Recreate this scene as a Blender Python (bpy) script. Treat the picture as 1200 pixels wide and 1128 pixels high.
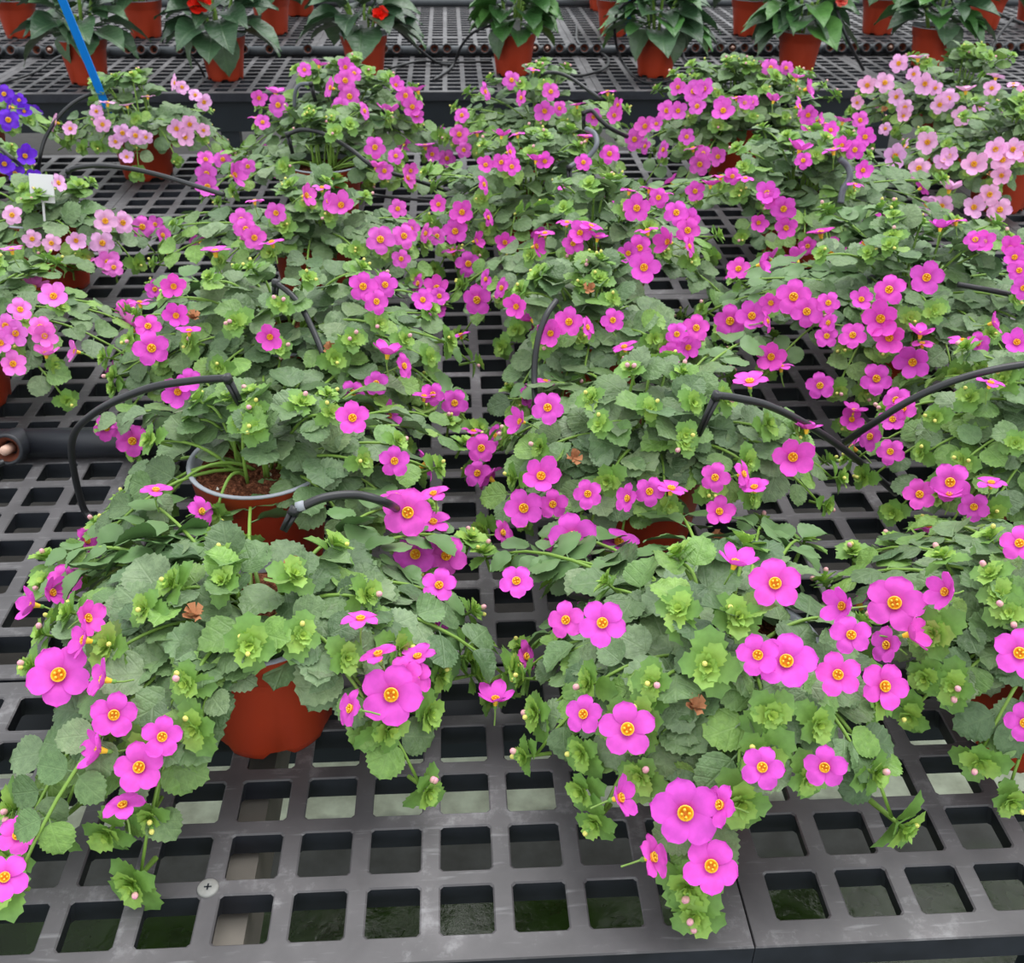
import bpy, math, random
from mathutils import Vector, Matrix

for o in list(bpy.data.objects):
    bpy.data.objects.remove(o, do_unlink=True)
S = bpy.context.scene
COL = S.collection
V = Vector
PI = math.pi

# ------------------------------------------------------------------ camera
F, TH, YA, RO = 1221.56, 0.566684, -0.0584467, 0.00789224      # focal (px of 1200), pitch, yaw, roll
CAM = V((0.0274, -0.4158, 0.6227))
_R = V((math.cos(YA), math.sin(YA), 0))
_H = V((-math.sin(YA), math.cos(YA), 0))
_F = _H * math.cos(TH) + V((0, 0, -math.sin(TH)))
_U = _H * math.sin(TH) + V((0, 0, math.cos(TH)))
CR = _R * math.cos(RO) + _U * math.sin(RO)
CU = -_R * math.sin(RO) + _U * math.cos(RO)
cam = bpy.data.cameras.new('camera')
cam.sensor_fit = 'HORIZONTAL'
cam.sensor_width = 36
cam.lens = F * 36 / 1200
cam.clip_start = 0.02
cam.clip_end = 60
cam.dof.use_dof = True
cam.dof.focus_distance = 0.80
cam.dof.aperture_fstop = 22
co = bpy.data.objects.new('camera', cam)
COL.objects.link(co)
co.matrix_world = Matrix(((CR.x, CU.x, -_F.x, CAM.x), (CR.y, CU.y, -_F.y, CAM.y), (CR.z, CU.z, -_F.z, CAM.z), (0, 0, 0, 1)))
S.camera = co

# ------------------------------------------------------------------ light: diffusing greenhouse roof
w = bpy.data.worlds.new('sky')
S.world = w
w.use_nodes = True
bg = w.node_tree.nodes['Background']
bg.inputs[0].default_value = (0.93, 0.97, 1.0, 1)
bg.inputs[1].default_value = 1.25
sd = bpy.data.lights.new('sun', 'SUN')
sd.energy = 2.2
sd.angle = math.radians(50)
sd.color = (1, 0.985, 0.96)
so = bpy.data.objects.new('sun', sd)
COL.objects.link(so)
so.rotation_euler = (math.radians(-18), math.radians(14), 0)
vs = S.view_settings
vs.view_transform = 'Standard'
vs.look = 'None'
vs.gamma = 1
vs.use_curve_mapping = False
vs.exposure = 0.22


def ray(px, py):
    return (_F + CR * ((px - 600) / F) - CU * ((py - 564) / F)).normalized()


def at_z(px, py, z=0.0):
    d = ray(px, py)
    return CAM + d * ((z - CAM.z) / d.z)


def at_y(px, py, y):
    d = ray(px, py)
    return CAM + d * ((y - CAM.y) / d.y)


def lin(r, g, b):
    f = lambda c: (c / 255 / 12.92) if c / 255 <= 0.04045 else ((c / 255 + 0.055) / 1.055) ** 2.4
    return (f(r), f(g), f(b), 1)


# ------------------------------------------------------------------ material helpers
def newmat(name):
    m = bpy.data.materials.new(name)
    m.use_nodes = True
    nt = m.node_tree
    return m, nt, nt.nodes['Principled BSDF']


def N(nt, typ, **kw):
    n = nt.nodes.new(typ)
    for k, v in kw.items():
        if k.startswith('i_'):
            n.inputs[k[2:].replace('_', ' ')].default_value = v
        else:
            setattr(n, k, v)
    return n


def math_n(nt, op, a, b=None, clamp=False):
    n = nt.nodes.new('ShaderNodeMath')
    n.operation = op
    n.use_clamp = clamp
    for i, v in enumerate((a, b)):
        if v is None:
            continue
        if isinstance(v, (int, float)):
            n.inputs[i].default_value = v
        else:
            nt.links.new(v, n.inputs[i])
    return n.outputs[0]


def mixc(nt, fac, a, b, mode='MIX'):
    n = nt.nodes.new('ShaderNodeMix')
    n.data_type = 'RGBA'
    n.blend_type = mode
    for sock, v in ((n.inputs[0], fac), (n.inputs[6], a), (n.inputs[7], b)):
        if isinstance(v, (int, float)):
            sock.default_value = v
        elif isinstance(v, tuple):
            sock.default_value = v
        else:
            nt.links.new(v, sock)
    return n.outputs[2]


def noise(nt, scale, detail=3, coord='Object', rough=0.55):
    tc = nt.nodes.new('ShaderNodeTexCoord')
    n = N(nt, 'ShaderNodeTexNoise', i_Scale=scale, i_Detail=detail, i_Roughness=rough)
    nt.links.new(tc.outputs[coord], n.inputs['Vector'])
    return n.outputs['Fac']


def ramp(nt, fac, stops):
    r = nt.nodes.new('ShaderNodeValToRGB')
    e = r.color_ramp.elements
    while len(e) < len(stops):
        e.new(0.5)
    for i, (p, c) in enumerate(stops):
        e[i].position = p
        e[i].color = c
    nt.links.new(fac, r.inputs[0])
    return r.outputs[0]


def bump(nt, bs, h, strength=0.3, dist=0.002):
    b = nt.nodes.new('ShaderNodeBump')
    b.inputs['Strength'].default_value = strength
    b.inputs['Distance'].default_value = dist
    nt.links.new(h, b.inputs['Height'])
    nt.links.new(b.outputs[0], bs.inputs['Normal'])


def translucent(nt, bs, col, fac):
    t = nt.nodes.new('ShaderNodeBsdfTranslucent')
    nt.links.new(col, t.inputs[0])
    m = nt.nodes.new('ShaderNodeMixShader')
    m.inputs[0].default_value = fac
    nt.links.new(bs.outputs[0], m.inputs[1])
    nt.links.new(t.outputs[0], m.inputs[2])
    nt.links.new(m.outputs[0], nt.nodes['Material Output'].inputs[0])


def plain(name, rgb, rough=0.5, spec=0.5, var=0.12, scale=60, bmp=0.0):
    m, nt, bs = newmat(name)
    n = noise(nt, scale)
    c = mixc(nt, n, tuple(list(x * (1 - var) for x in rgb[:3]) + [1]), tuple(list(min(1, x * (1 + var)) for x in rgb[:3]) + [1]))
    nt.links.new(c, bs.inputs['Base Color'])
    bs.inputs['Roughness'].default_value = rough
    bs.inputs['Specular IOR Level'].default_value = spec
    if bmp:
        bump(nt, bs, n, bmp, 0.001)
    return m


def veined(name, rough, spec, trans, slope, freq, vein_gain, young):
    """leaf blade: object colour, midrib and side veins in the leaf's own coordinates"""
    m, nt, bs = newmat(name)
    oi = nt.nodes.new('ShaderNodeObjectInfo')
    tc = nt.nodes.new('ShaderNodeTexCoord')
    sp = nt.nodes.new('ShaderNodeSeparateXYZ')
    nt.links.new(tc.outputs['Object'], sp.inputs[0])
    ax = math_n(nt, 'ABSOLUTE', sp.outputs[0])
    t = math_n(nt, 'SUBTRACT', sp.outputs[1], math_n(nt, 'MULTIPLY', ax, slope))
    fr = math_n(nt, 'FRACT', math_n(nt, 'MULTIPLY', t, freq))
    tri = math_n(nt, 'ABSOLUTE', math_n(nt, 'SUBTRACT', fr, 0.5))            # 0 at vein
    side = math_n(nt, 'SUBTRACT', 1.0, math_n(nt, 'MULTIPLY', tri, 9.0), True)
    mid = math_n(nt, 'SUBTRACT', 1.0, math_n(nt, 'MULTIPLY', ax, 32.0), True)
    vein = math_n(nt, 'MAXIMUM', math_n(nt, 'MULTIPLY', side, 0.55), mid)
    n = noise(nt, 5.0, 3)
    base = mixc(nt, 1.0, oi.outputs['Color'], ramp(nt, n, [(0.3, (0.78, 0.80, 0.78, 1)), (0.7, (1.18, 1.15, 1.12, 1))]), 'MULTIPLY')
    base = mixc(nt, math_n(nt, 'MULTIPLY', vein, vein_gain), base, young)
    nt.links.new(base, bs.inputs['Base Color'])
    bs.inputs['Roughness'].default_value = rough
    bs.inputs['Specular IOR Level'].default_value = spec
    bump(nt, bs, math_n(nt, 'SUBTRACT', math_n(nt, 'MULTIPLY', n, 0.9), math_n(nt, 'MULTIPLY', vein, 0.5)), 0.22, 0.02)
    if trans:
        translucent(nt, bs, base, trans)
    return m


M = {}
M['leaf'] = veined('bacopa_leaf', 0.46, 0.5, 0.18, 0.75, 4.0, 0.10, lin(150, 172, 120))
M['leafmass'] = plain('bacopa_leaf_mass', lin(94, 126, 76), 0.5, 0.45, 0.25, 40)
M['begonia_leaf'] = veined('broad_leaf', 0.36, 0.5, 0.06, 0.55, 8.0, 0.22, lin(120, 150, 105))


def attr_mat(name, rough=0.5, spec=0.4, trans=0.0, use_obj=False):
    m, nt, bs = newmat(name)
    a = N(nt, 'ShaderNodeAttribute', attribute_name='tone')
    c = a.outputs['Color']
    if use_obj:
        oi = nt.nodes.new('ShaderNodeObjectInfo')
        c = mixc(nt, 1.0, c, oi.outputs['Color'], 'MULTIPLY')
    c = mixc(nt, 0.5, c, ramp(nt, noise(nt, 4.0), [(0.3, (0.75, 0.75, 0.75, 1)), (0.7, (1.2, 1.2, 1.2, 1))]), 'MULTIPLY')
    nt.links.new(c, bs.inputs['Base Color'])
    bs.inputs['Roughness'].default_value = rough
    bs.inputs['Specular IOR Level'].default_value = spec
    if trans:
        translucent(nt, bs, c, trans)
    return m


M['tip'] = attr_mat('shoot_green', 0.5, 0.4, 0.2)
M['petal'] = attr_mat('petal', 0.55, 0.25, 0.22, True)
M['eye'] = attr_mat('flower_eye', 0.45, 0.4, 0.0)
M['stem'] = plain('stem_green', lin(122, 158, 66), 0.5, 0.4)
M['pot'] = plain('terracotta_plastic', lin(172, 58, 30), 0.42, 0.45, 0.10, 25, 0.05)
M['lining'] = plain('grey_pot_lining', lin(152, 156, 164), 0.5, 0.4, 0.08, 40)
M['perlite'] = plain('perlite', lin(225, 218, 205), 0.9, 0.1)
M['tube'] = plain('black_tube', lin(34, 35, 38), 0.38, 0.5, 0.2, 90)
M['tubegrey'] = plain('greyed_tube', lin(92, 97, 104), 0.42, 0.5, 0.2, 90)
M['pipe'] = plain('black_pipe', lin(38, 40, 46), 0.42, 0.5, 0.3, 30)
M['fargrey'] = plain('dusty_pipe', lin(72, 76, 80), 0.5, 0.4, 0.3, 40)
M['rust'] = plain('rust_brown', lin(112, 62, 46), 0.6, 0.3, 0.35, 150)
M['nozzle'] = plain('pink_nozzle', lin(205, 168, 150), 0.5, 0.4)
M['blue'] = plain('blue_plastic', lin(0, 132, 230), 0.4, 0.5, 0.06)
M['tag'] = plain('white_tag', lin(232, 230, 232), 0.5, 0.4, 0.03)
M['withered'] = plain('withered_brown', lin(176, 122, 86), 0.8, 0.15, 0.35, 40)
M['wood'] = plain('weathered_timber', lin(128, 122, 114), 0.7, 0.2, 0.25, 30, 0.2)
M['frame'] = plain('dark_frame', lin(34, 40, 46), 0.5, 0.4, 0.3, 10)
M['screw'] = plain('zinc_screw', lin(136, 136, 132), 0.5, 0.5, 0.2, 300)
M['red'] = plain('red_petal', lin(240, 40, 24), 0.5, 0.3, 0.15, 20)
M['coral'] = plain('coral_petal', lin(245, 110, 98), 0.5, 0.3, 0.15, 20)


def mat_soil():
    m, nt, bs = newmat('coir_soil')
    n = noise(nt, 260, 4, 'Object', 0.7)
    c = ramp(nt, n, [(0.3, lin(52, 28, 20)), (0.5, lin(104, 62, 44)), (0.68, lin(160, 104, 76)), (0.8, lin(196, 160, 132))])
    nt.links.new(c, bs.inputs['Base Color'])
    bs.inputs['Roughness'].default_value = 0.95
    bs.inputs['Specular IOR Level'].default_value = 0.1
    bump(nt, bs, n, 1.0, 0.004)
    return m


def mat_grate():
    m, nt, bs = newmat('grey_moulded_plastic')
    n1 = noise(nt, 14, 5)
    n2 = noise(nt, 90, 6, 'Object', 0.7)
    base = ramp(nt, n1, [(0.3, lin(70, 68, 70)), (0.55, lin(88, 86, 88)), (0.75, lin(108, 105, 107))])
    sc = ramp(nt, math_n(nt, 'MULTIPLY', n1, n2), [(0.30, (0, 0, 0, 1)), (0.42, (1, 1, 1, 1))])
    c = mixc(nt, math_n(nt, 'MULTIPLY', sc, 0.35), base, lin(158, 158, 160))
    tc = nt.nodes.new('ShaderNodeTexCoord')
    mp = N(nt, 'ShaderNodeMapping')
    mp.inputs['Scale'].default_value = (8, 60, 8)
    nt.links.new(tc.outputs['Object'], mp.inputs[0])
    st = N(nt, 'ShaderNodeTexNoise', i_Scale=3.0, i_Detail=5.0)
    nt.links.new(mp.outputs[0], st.inputs['Vector'])
    c = mixc(nt, ramp(nt, st.outputs['Fac'], [(0.60, (0, 0, 0, 1)), (0.72, (0.35, 0.35, 0.35, 1))]), c, lin(150, 150, 152))
    nt.links.new(c, bs.inputs['Base Color'])
    bs.inputs['Roughness'].default_value = 0.5
    bs.inputs['Specular IOR Level'].default_value = 0.4
    bump(nt, bs, n2, 0.2, 0.001)
    return m


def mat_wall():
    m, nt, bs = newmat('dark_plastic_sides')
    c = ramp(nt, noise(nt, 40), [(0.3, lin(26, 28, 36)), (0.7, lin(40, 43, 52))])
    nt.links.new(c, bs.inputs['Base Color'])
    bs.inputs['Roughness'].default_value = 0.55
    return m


def mat_floor():
    """stained concrete: green water along the front, aisle light painted as a pale band behind it, bench shade painted dark brown further back"""
    m, nt, bs = newmat('stained_concrete_painted_light')
    tc = nt.nodes.new('ShaderNodeTexCoord')
    sp = nt.nodes.new('ShaderNodeSeparateXYZ')
    nt.links.new(tc.outputs['Object'], sp.inputs[0])
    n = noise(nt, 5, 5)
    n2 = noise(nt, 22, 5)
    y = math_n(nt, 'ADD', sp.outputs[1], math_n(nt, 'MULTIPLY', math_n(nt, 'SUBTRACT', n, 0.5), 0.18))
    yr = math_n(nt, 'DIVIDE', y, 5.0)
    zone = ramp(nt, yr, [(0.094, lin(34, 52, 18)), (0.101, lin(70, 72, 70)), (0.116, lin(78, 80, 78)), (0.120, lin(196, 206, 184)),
                         (0.165, lin(180, 190, 170)), (0.18, lin(60, 56, 52)), (0.45, lin(60, 56, 52)), (0.6, lin(48, 42, 36))])  # pale stops hold aisle light, dark rear stops hold the shade under the benches
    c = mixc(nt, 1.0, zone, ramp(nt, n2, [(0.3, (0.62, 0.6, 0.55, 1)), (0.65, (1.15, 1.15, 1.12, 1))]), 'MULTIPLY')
    nt.links.new(c, bs.inputs['Base Color'])
    r = ramp(nt, yr, [(0.09, (0.12, 0.12, 0.12, 1)), (0.10, (0.6, 0.6, 0.6, 1))])
    nt.links.new(r, bs.inputs['Roughness'])
    bump(nt, bs, n2, 0.15, 0.01)
    return m


M['soil'] = mat_soil()
M['grate'] = mat_grate()
M['wall'] = mat_wall()
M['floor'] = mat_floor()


# ------------------------------------------------------------------ mesh helpers
class MB:
    def __init__(self):
        self.v, self.f, self.m, self.c = [], [], [], []

    def add(self, vs, fs, mat=0, col=None):
        b = len(self.v)
        self.v += [tuple(p) for p in vs]
        self.f += [tuple(b + i for i in f) for f in fs]
        self.m += [mat] * len(fs)
        if col is None:
            col = (1, 1, 1, 1)
        self.c += (col if isinstance(col, list) else [col] * len(vs))

    def mesh(self, name, mats, smooth=True, color=False):
        me = bpy.data.meshes.new(name)
        me.from_pydata(self.v, [], self.f)
        for k in mats:
            me.materials.append(M[k])
        if len(mats) > 1:
            me.polygons.foreach_set('material_index', self.m)
        if color:
            a = me.color_attributes.new('tone', 'FLOAT_COLOR', 'POINT')
            a.data.foreach_set('color', [x for c in self.c for x in c])
        if smooth:
            me.polygons.foreach_set('use_smooth', [True] * len(me.polygons))
        me.update()
        return me

    def box(self, a, b, mat=0):
        x0, y0, z0 = a
        x1, y1, z1 = b
        self.add([(x0, y0, z0), (x1, y0, z0), (x1, y1, z0), (x0, y1, z0), (x0, y0, z1), (x1, y0, z1), (x1, y1, z1), (x0, y1, z1)],
                 [(0, 3, 2, 1), (4, 5, 6, 7), (0, 1, 5, 4), (1, 2, 6, 5), (2, 3, 7, 6), (3, 0, 4, 7)], mat)

    def lathe(self, prof, n=32, mat=0, col=None, cap=(False, False), wob=None):
        vs = []
        for k, (r, z) in enumerate(prof):
            for i in range(n):
                a = 2 * PI * i / n
                dz = wob(k, a) if wob else 0
                vs.append((r * math.cos(a), r * math.sin(a), z + dz))
        fs = []
        for k in range(len(prof) - 1):
            for i in range(n):
                j = (i + 1) % n
                fs.append((k * n + i, k * n + j, (k + 1) * n + j, (k + 1) * n + i))
        if cap[0]:
            fs.append(tuple(reversed(range(n))))
        if cap[1]:
            fs.append(tuple((len(prof) - 1) * n + i for i in range(n)))
        self.add(vs, fs, mat, col)

    def tube(self, pts, rad, n=8, mat=0, col=None, caps=True):
        pts = [V(p) for p in pts]
        if not isinstance(rad, (list, tuple)):
            rad = [rad] * len(pts)
        vs = []
        ref = V((0.31, 0.2, 0.93)).normalized()
        for i, p in enumerate(pts):
            t = (pts[min(i + 1, len(pts) - 1)] - pts[max(i - 1, 0)])
            t = t.normalized() if t.length > 1e-9 else V((0, 0, 1))
            a = ref - t * ref.dot(t)
            if a.length < 0.05:
                a = V((1, 0, 0)) - t * t.x
            a.normalize()
            ref = a
            b = t.cross(a)
            for k in range(n):
                an = 2 * PI * k / n
                vs.append(p + (a * math.cos(an) + b * math.sin(an)) * rad[i])
        fs = []
        for i in range(len(pts) - 1):
            for k in range(n):
                j = (k + 1) % n
                fs.append((i * n + k, i * n + j, (i + 1) * n + j, (i + 1) * n + k))
        if caps:
            fs.append(tuple(reversed(range(n))))
            fs.append(tuple((len(pts) - 1) * n + k for k in range(n)))
        self.add(vs, fs, mat, col)


def obj(name, me, parent=None, mw=None, color=None):
    o = bpy.data.objects.new(name, me)
    COL.objects.link(o)
    if parent is not None:
        o.parent = parent
    if mw is not None:
        o.matrix_basis = mw
    if color is not None:
        o.color = color
    return o


def tag(o, label, cat, group=None):
    o['label'] = label
    o['category'] = cat
    if group:
        o['group'] = group
    return o


def empty(name, loc, rz=0):
    o = bpy.data.objects.new(name, None)
    o.empty_display_size = 0.05
    COL.objects.link(o)
    o.location = loc
    o.rotation_euler = (0, 0, rz)
    return o


def catmull(pts, n=8):
    pts = [V(p) for p in pts]
    if len(pts) == 2:
        return [pts[0].lerp(pts[1], i / n) for i in range(n + 1)]
    P = [pts[0] * 2 - pts[1]] + pts + [pts[-1] * 2 - pts[-2]]
    out = []
    for i in range(1, len(P) - 2):
        for k in range(n):
            t = k / n
            a, b, c, d = P[i - 1], P[i], P[i + 1], P[i + 2]
            out.append(0.5 * ((2 * b) + (c - a) * t + (2 * a - 5 * b + 4 * c - d) * t * t + (3 * b - a - 3 * c + d) * t ** 3))
    out.append(pts[-1])
    return out


def frame(pos, ydir, zdir, scale):
    """matrix: local y along ydir, local z near zdir"""
    y = ydir.normalized()
    x = y.cross(zdir)
    if x.length < 1e-4:
        x = y.cross(V((0.3, 0.9, 0.1)))
    x.normalize()
    z = x.cross(y)
    s = scale
    return Matrix(((x.x * s, y.x * s, z.x * s, pos.x), (x.y * s, y.y * s, z.y * s, pos.y), (x.z * s, y.z * s, z.z * s, pos.z), (0, 0, 0, 1)))


def zframe(pos, zdir, scale, spin=0.0):
    z = zdir.normalized()
    up = V((0, 0, 1)) if abs(z.z) < 0.95 else V((0, 1, 0))
    x = up.cross(z).normalized()
    y = z.cross(x)
    m = frame(pos, y, z, scale)
    return m @ Matrix.Rotation(spin, 4, 'Z')


# ------------------------------------------------------------------ the setting
fb = MB()
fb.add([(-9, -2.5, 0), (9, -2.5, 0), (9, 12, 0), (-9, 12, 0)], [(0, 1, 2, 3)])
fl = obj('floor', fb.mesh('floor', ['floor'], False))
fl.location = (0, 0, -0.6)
fl['kind'] = 'structure'

PIT, BW, BH = 0.05, 0.0138, 0.0128      # grid pitch, bar widths (running away / running across)
PD = 0.02                               # panel depth


def panel_mesh(nx, ny, name):
    mb = MB()
    e = 0.0122
    X0, X1, Y0, Y1 = -e, nx * PIT + e, -e, ny * PIT + e
    cch, dch = 0.0022, 0.0011
    for i in range(nx):
        for j in range(ny):
            x0 = X0 if i == 0 else i * PIT
            x1 = X1 if i == nx - 1 else (i + 1) * PIT
            y0 = Y0 if j == 0 else j * PIT
            y1 = Y1 if j == ny - 1 else (j + 1) * PIT
            a0, a1 = i * PIT + BW / 2, (i + 1) * PIT - BW / 2
            b0, b1 = j * PIT + BH / 2, (j + 1) * PIT - BH / 2

            def octo(d, z):
                return [(a0 + cch + d, b0 + d, z), (a1 - cch - d, b0 + d, z), (a1 - d, b0 + cch + d, z), (a1 - d, b1 - cch - d, z),
                        (a1 - cch - d, b1 - d, z), (a0 + cch + d, b1 - d, z), (a0 + d, b1 - cch - d, z), (a0 + d, b0 + cch + d, z)]
            outer = [(x0, y0, 0), (x1, y0, 0), (x1, y1, 0), (x0, y1, 0)]
            mb.add(outer + octo(-dch, 0) + octo(0, -dch),
                   [(0, 1, 5, 4), (1, 6, 5), (1, 2, 7, 6), (2, 8, 7), (2, 3, 9, 8), (3, 10, 9), (3, 0, 11, 10), (0, 4, 11)] +
                   [(4 + k, 4 + (k + 1) % 8, 12 + (k + 1) % 8, 12 + k) for k in range(8)], 0)
            mb.add(octo(0, -dch) + [(x + (-0.0045 if x < (a0 + a1) / 2 else 0.0045), y, z) for x, y, z in octo(0.0003, -PD)], [(k, (k + 1) % 8, 8 + (k + 1) % 8, 8 + k) for k in range(8)], 1)
    d = 0.0015
    ring = lambda q, z: [(X0 - q, Y0 - q, z), (X1 + q, Y0 - q, z), (X1 + q, Y1 + q, z), (X0 - q, Y1 + q, z)]
    side = [(k, (k + 1) % 4, 4 + (k + 1) % 4, 4 + k) for k in range(4)]
    fl_ = [tuple(reversed(f)) for f in side]
    mb.add(ring(0, 0) + ring(d * 0.4, -d), fl_, 0)
    mb.add(ring(d * 0.4, -d) + ring(d * 0.4, -PD - 0.003), fl_, 1)
    return mb.mesh(name, ['grate', 'wall'], False)


PANEL = panel_mesh(16, 16, 'grating_panel')
CUT = panel_mesh(16, 5, 'grating_panel_cut')
STEP = 16 * PIT + 0.0262


def box_part(name, parent, a, b, mat):
    mb = MB()
    mb.box(a, b)
    return obj(name, mb.mesh(name, [mat], False), parent)


bench = tag(empty('greenhouse_bench', (0, 0, -0.6)), 'grey plastic grid bench carrying the rows of flowering bacopa pots', 'bench')
OFF = 0.6
XS = [-0.6 + STEP * k for k in range(-2, 3)]
for x in XS:
    obj('grating_panel', CUT, bench, Matrix.Translation((x, 0, OFF)))
    obj('grating_panel', PANEL, bench, Matrix.Translation((x, 0.2795, OFF)))
    obj('grating_panel', PANEL, bench, Matrix.Translation((x, 0.2795 + STEP, OFF)))
for k in range(-2, 3):
    x = -0.142 + STEP * k
    box_part('joist', bench, (x - 0.014, -0.005, OFF - 0.075), (x + 0.014, 1.905, OFF - 0.026), 'wood')
for y in (0.3, 1.85):
    box_part('cross_rail', bench, (-2.2, y - 0.02, OFF - 0.13), (1.85, y + 0.02, OFF - 0.078), 'frame')
    for x in (-1.6, 0.72, 1.6):
        box_part('leg', bench, (x - 0.02, y - 0.02, 0), (x + 0.02, y + 0.02, OFF - 0.13), 'frame')
# screw head with a cross recess
mb = MB()
mb.lathe([(0.0073, 0), (0.0073, 0.0012), (0.0066, 0.0019), (0.0030, 0.0022)], 24, 0, None, (False, True))
sp = at_z(244, 1041)
sc = obj('screw', mb.mesh('screw', ['screw']), bench, Matrix.Translation((sp.x, sp.y, OFF)))
mb = MB()
for a in (0, PI / 2):
    c, s = math.cos(a), math.sin(a)
    q = [(-0.0026, -0.0006), (0.0026, -0.0006), (0.0026, 0.0006), (-0.0026, 0.0006)]
    mb.add([(c * x - s * y, s * x + c * y, 0.00235) for x, y in q], [(0, 1, 2, 3)])
obj('cross_recess', mb.mesh('cross_recess', ['frame'], False), sc)

far = tag(empty('greenhouse_bench', (0, 2.52, -0.6)), 'far grid bench across the gap carrying large leafy plants', 'bench')
for k in range(-4, 5):
    x = -0.6 + STEP * k + 0.21
    for j in range(3):
        obj('grating_panel', PANEL, far, Matrix.Translation((x, 0.012 + STEP * j, OFF)))
box_part('front_rail', far, (-3.8, 0.015, OFF - 0.105), (4.3, 0.06, OFF - 0.024), 'frame')
box_part('back_rail', far, (-3.8, 1.55, OFF - 0.085), (4.3, 1.6, OFF - 0.024), 'frame')
for x in (-3.0, -1.98, -0.58, 0.62, 1.24, 2.4, 3.6):
    box_part('leg', far, (x - 0.025, 0.02, 0), (x + 0.025, 0.055, OFF - 0.105), 'frame')
    box_part('leg', far, (x - 0.025, 1.555, 0), (x + 0.025, 1.595, OFF - 0.085), 'frame')

# ------------------------------------------------------------------ pot, soil
RT, RBm, PH = 0.0675, 0.0475, 0.115


def pot_meshes():
    mb = MB()

    def foot(k, a):
        return 0.006 if (k <= 1 and (a * 6 / (2 * PI)) % 1 < 0.34) else 0
    prof = [(RBm - 0.002, 0.0), (RBm, 0.001), (RBm + 0.0010, 0.008), (0.0585, PH - 0.036), (0.0605, PH - 0.027), (0.0612, PH - 0.0255),
            (0.0632, PH - 0.0235), (0.0660, PH - 0.003), (0.0672, PH - 0.0015)]
    mb.lathe(prof, 48, 0, None, wob=foot)
    mb.add([(RBm * math.cos(i * PI / 24), RBm * math.sin(i * PI / 24), 0.009) for i in range(48)], [tuple(range(48))], 0)
    pot = mb.mesh('pot', ['pot'])
    mb = MB()
    mb.lathe([(0.0672, PH - 0.0015), (0.0677, PH - 0.0005), (0.0672, PH + 0.0006), (0.0645, PH + 0.0008), (0.0632, PH), (0.0560, PH - 0.03)], 48, 0)
    lining = mb.mesh('pot_lining', ['lining'])
    rnd = random.Random(4)
    mb = MB()
    vs, fs = [(0, 0, 0)], []
    nr, na = 9, 30
    for r in range(1, nr + 1):
        for a in range(na):
            rr = 0.0605 * r / nr
            z = rnd.uniform(-0.0022, 0.0028) - (0.002 if r == nr else 0)
            vs.append((rr * math.cos(2 * PI * a / na), rr * math.sin(2 * PI * a / na), z))
    for a in range(na):
        fs.append((0, 1 + a, 1 + (a + 1) % na))
        for r in range(nr - 1):
            b = 1 + r * na
            fs.append((b + a, b + na + a, b + na + (a + 1) % na, b + (a + 1) % na))
    mb.add(vs, fs)
    soil = mb.mesh('soil', ['soil'], False)
    mb = MB()
    for _ in range(26):
        r, a = 0.06 * math.sqrt(rnd.random()), rnd.uniform(0, 2 * PI)
        s = rnd.uniform(0.0010, 0.0022)
        x, y = r * math.cos(a), r * math.sin(a)
        mb.add([(x + s, y, 0.001), (x - s, y + s * .5, 0.001), (x, y - s, 0.001), (x, y, 0.001 + s * 1.5), (x, y + s, 0.001)],
               [(0, 4, 3), (4, 1, 3), (1, 2, 3), (2, 0, 3)])
    perl = mb.mesh('perlite', ['perlite'], False)
    return pot, lining, soil, perl


POT, LINING, SOIL, PERLITE = pot_meshes()


def add_pot(root, rz=0.0, s=1.0):
    m = Matrix.Rotation(rz, 4, 'Z') @ Matrix.Scale(s, 4)
    p = obj('pot', POT, root, m)
    l = obj('pot_lining', LINING, p)
    l['label'] = 'grey inner lining and rim'
    s_ = obj('soil', SOIL, root, Matrix.Translation((0, 0, (PH - 0.011) * s)) @ m)
    q = obj('perlite', PERLITE, s_)
    q['kind'] = 'stuff'
    return p


# ------------------------------------------------------------------ leaf, shoot tip, flower meshes
def leaf_mesh(name, seed, mat, width=0.86, rows=11, teeth=0.05, point=0.3, cup=0.12, droop=0.22, across=5, petiole=True):
    rnd = random.Random(seed)
    mb = MB()
    vs = []
    tilt = rnd.uniform(-0.05, 0.05)
    wave = rnd.uniform(0, 6)
    tw = rnd.uniform(-0.1, 0.1)
    for i in range(rows + 1):
        t = i / rows
        y = 0.10 + 0.90 * t
        # rounded ovate outline
        hw = 0.5 * width * (math.sin(PI * min(1, t ** 0.84)) ** (0.50 + point * t) if 0 < t < 1 else 0.0)
        if i == 0:
            hw = 0.02
        tooth = teeth * (1 if i % 2 else -0.55) * (0.25 + 0.75 * min(1, t * 1.6)) if 0 < i < rows else 0
        for k in range(across):
            u = (k / (across - 1)) * 2 - 1
            ex = abs(u) == 1
            x = u * (hw + (tooth if ex else 0)) + tilt * t
            yy = y + (tooth * 0.7 if ex else 0) - abs(u) * 0.02
            z = cup * abs(u) ** 1.3 * hw * 2 - droop * t * t + 0.02 * math.sin(wave + t * 13 + u * 2.0) * abs(u) + tw * u * t * 0.4
            vs.append((x, yy, z))
    fs = []
    for i in range(rows):
        for k in range(across - 1):
            a = i * across + k
            fs.append((a, a + 1, a + across + 1, a + across))
    mb.add(vs, fs)
    if petiole:
        mb.add([(-0.025, -0.12, -0.03), (0.025, -0.12, -0.03), (0.018, 0.13, 0), (-0.018, 0.13, 0), (0, -0.12, -0.07), (0, 0.13, -0.035)],
               [(0, 1, 2, 3), (1, 4, 5, 2), (4, 0, 3, 5)])
    return mb.mesh(name, [mat])


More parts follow.
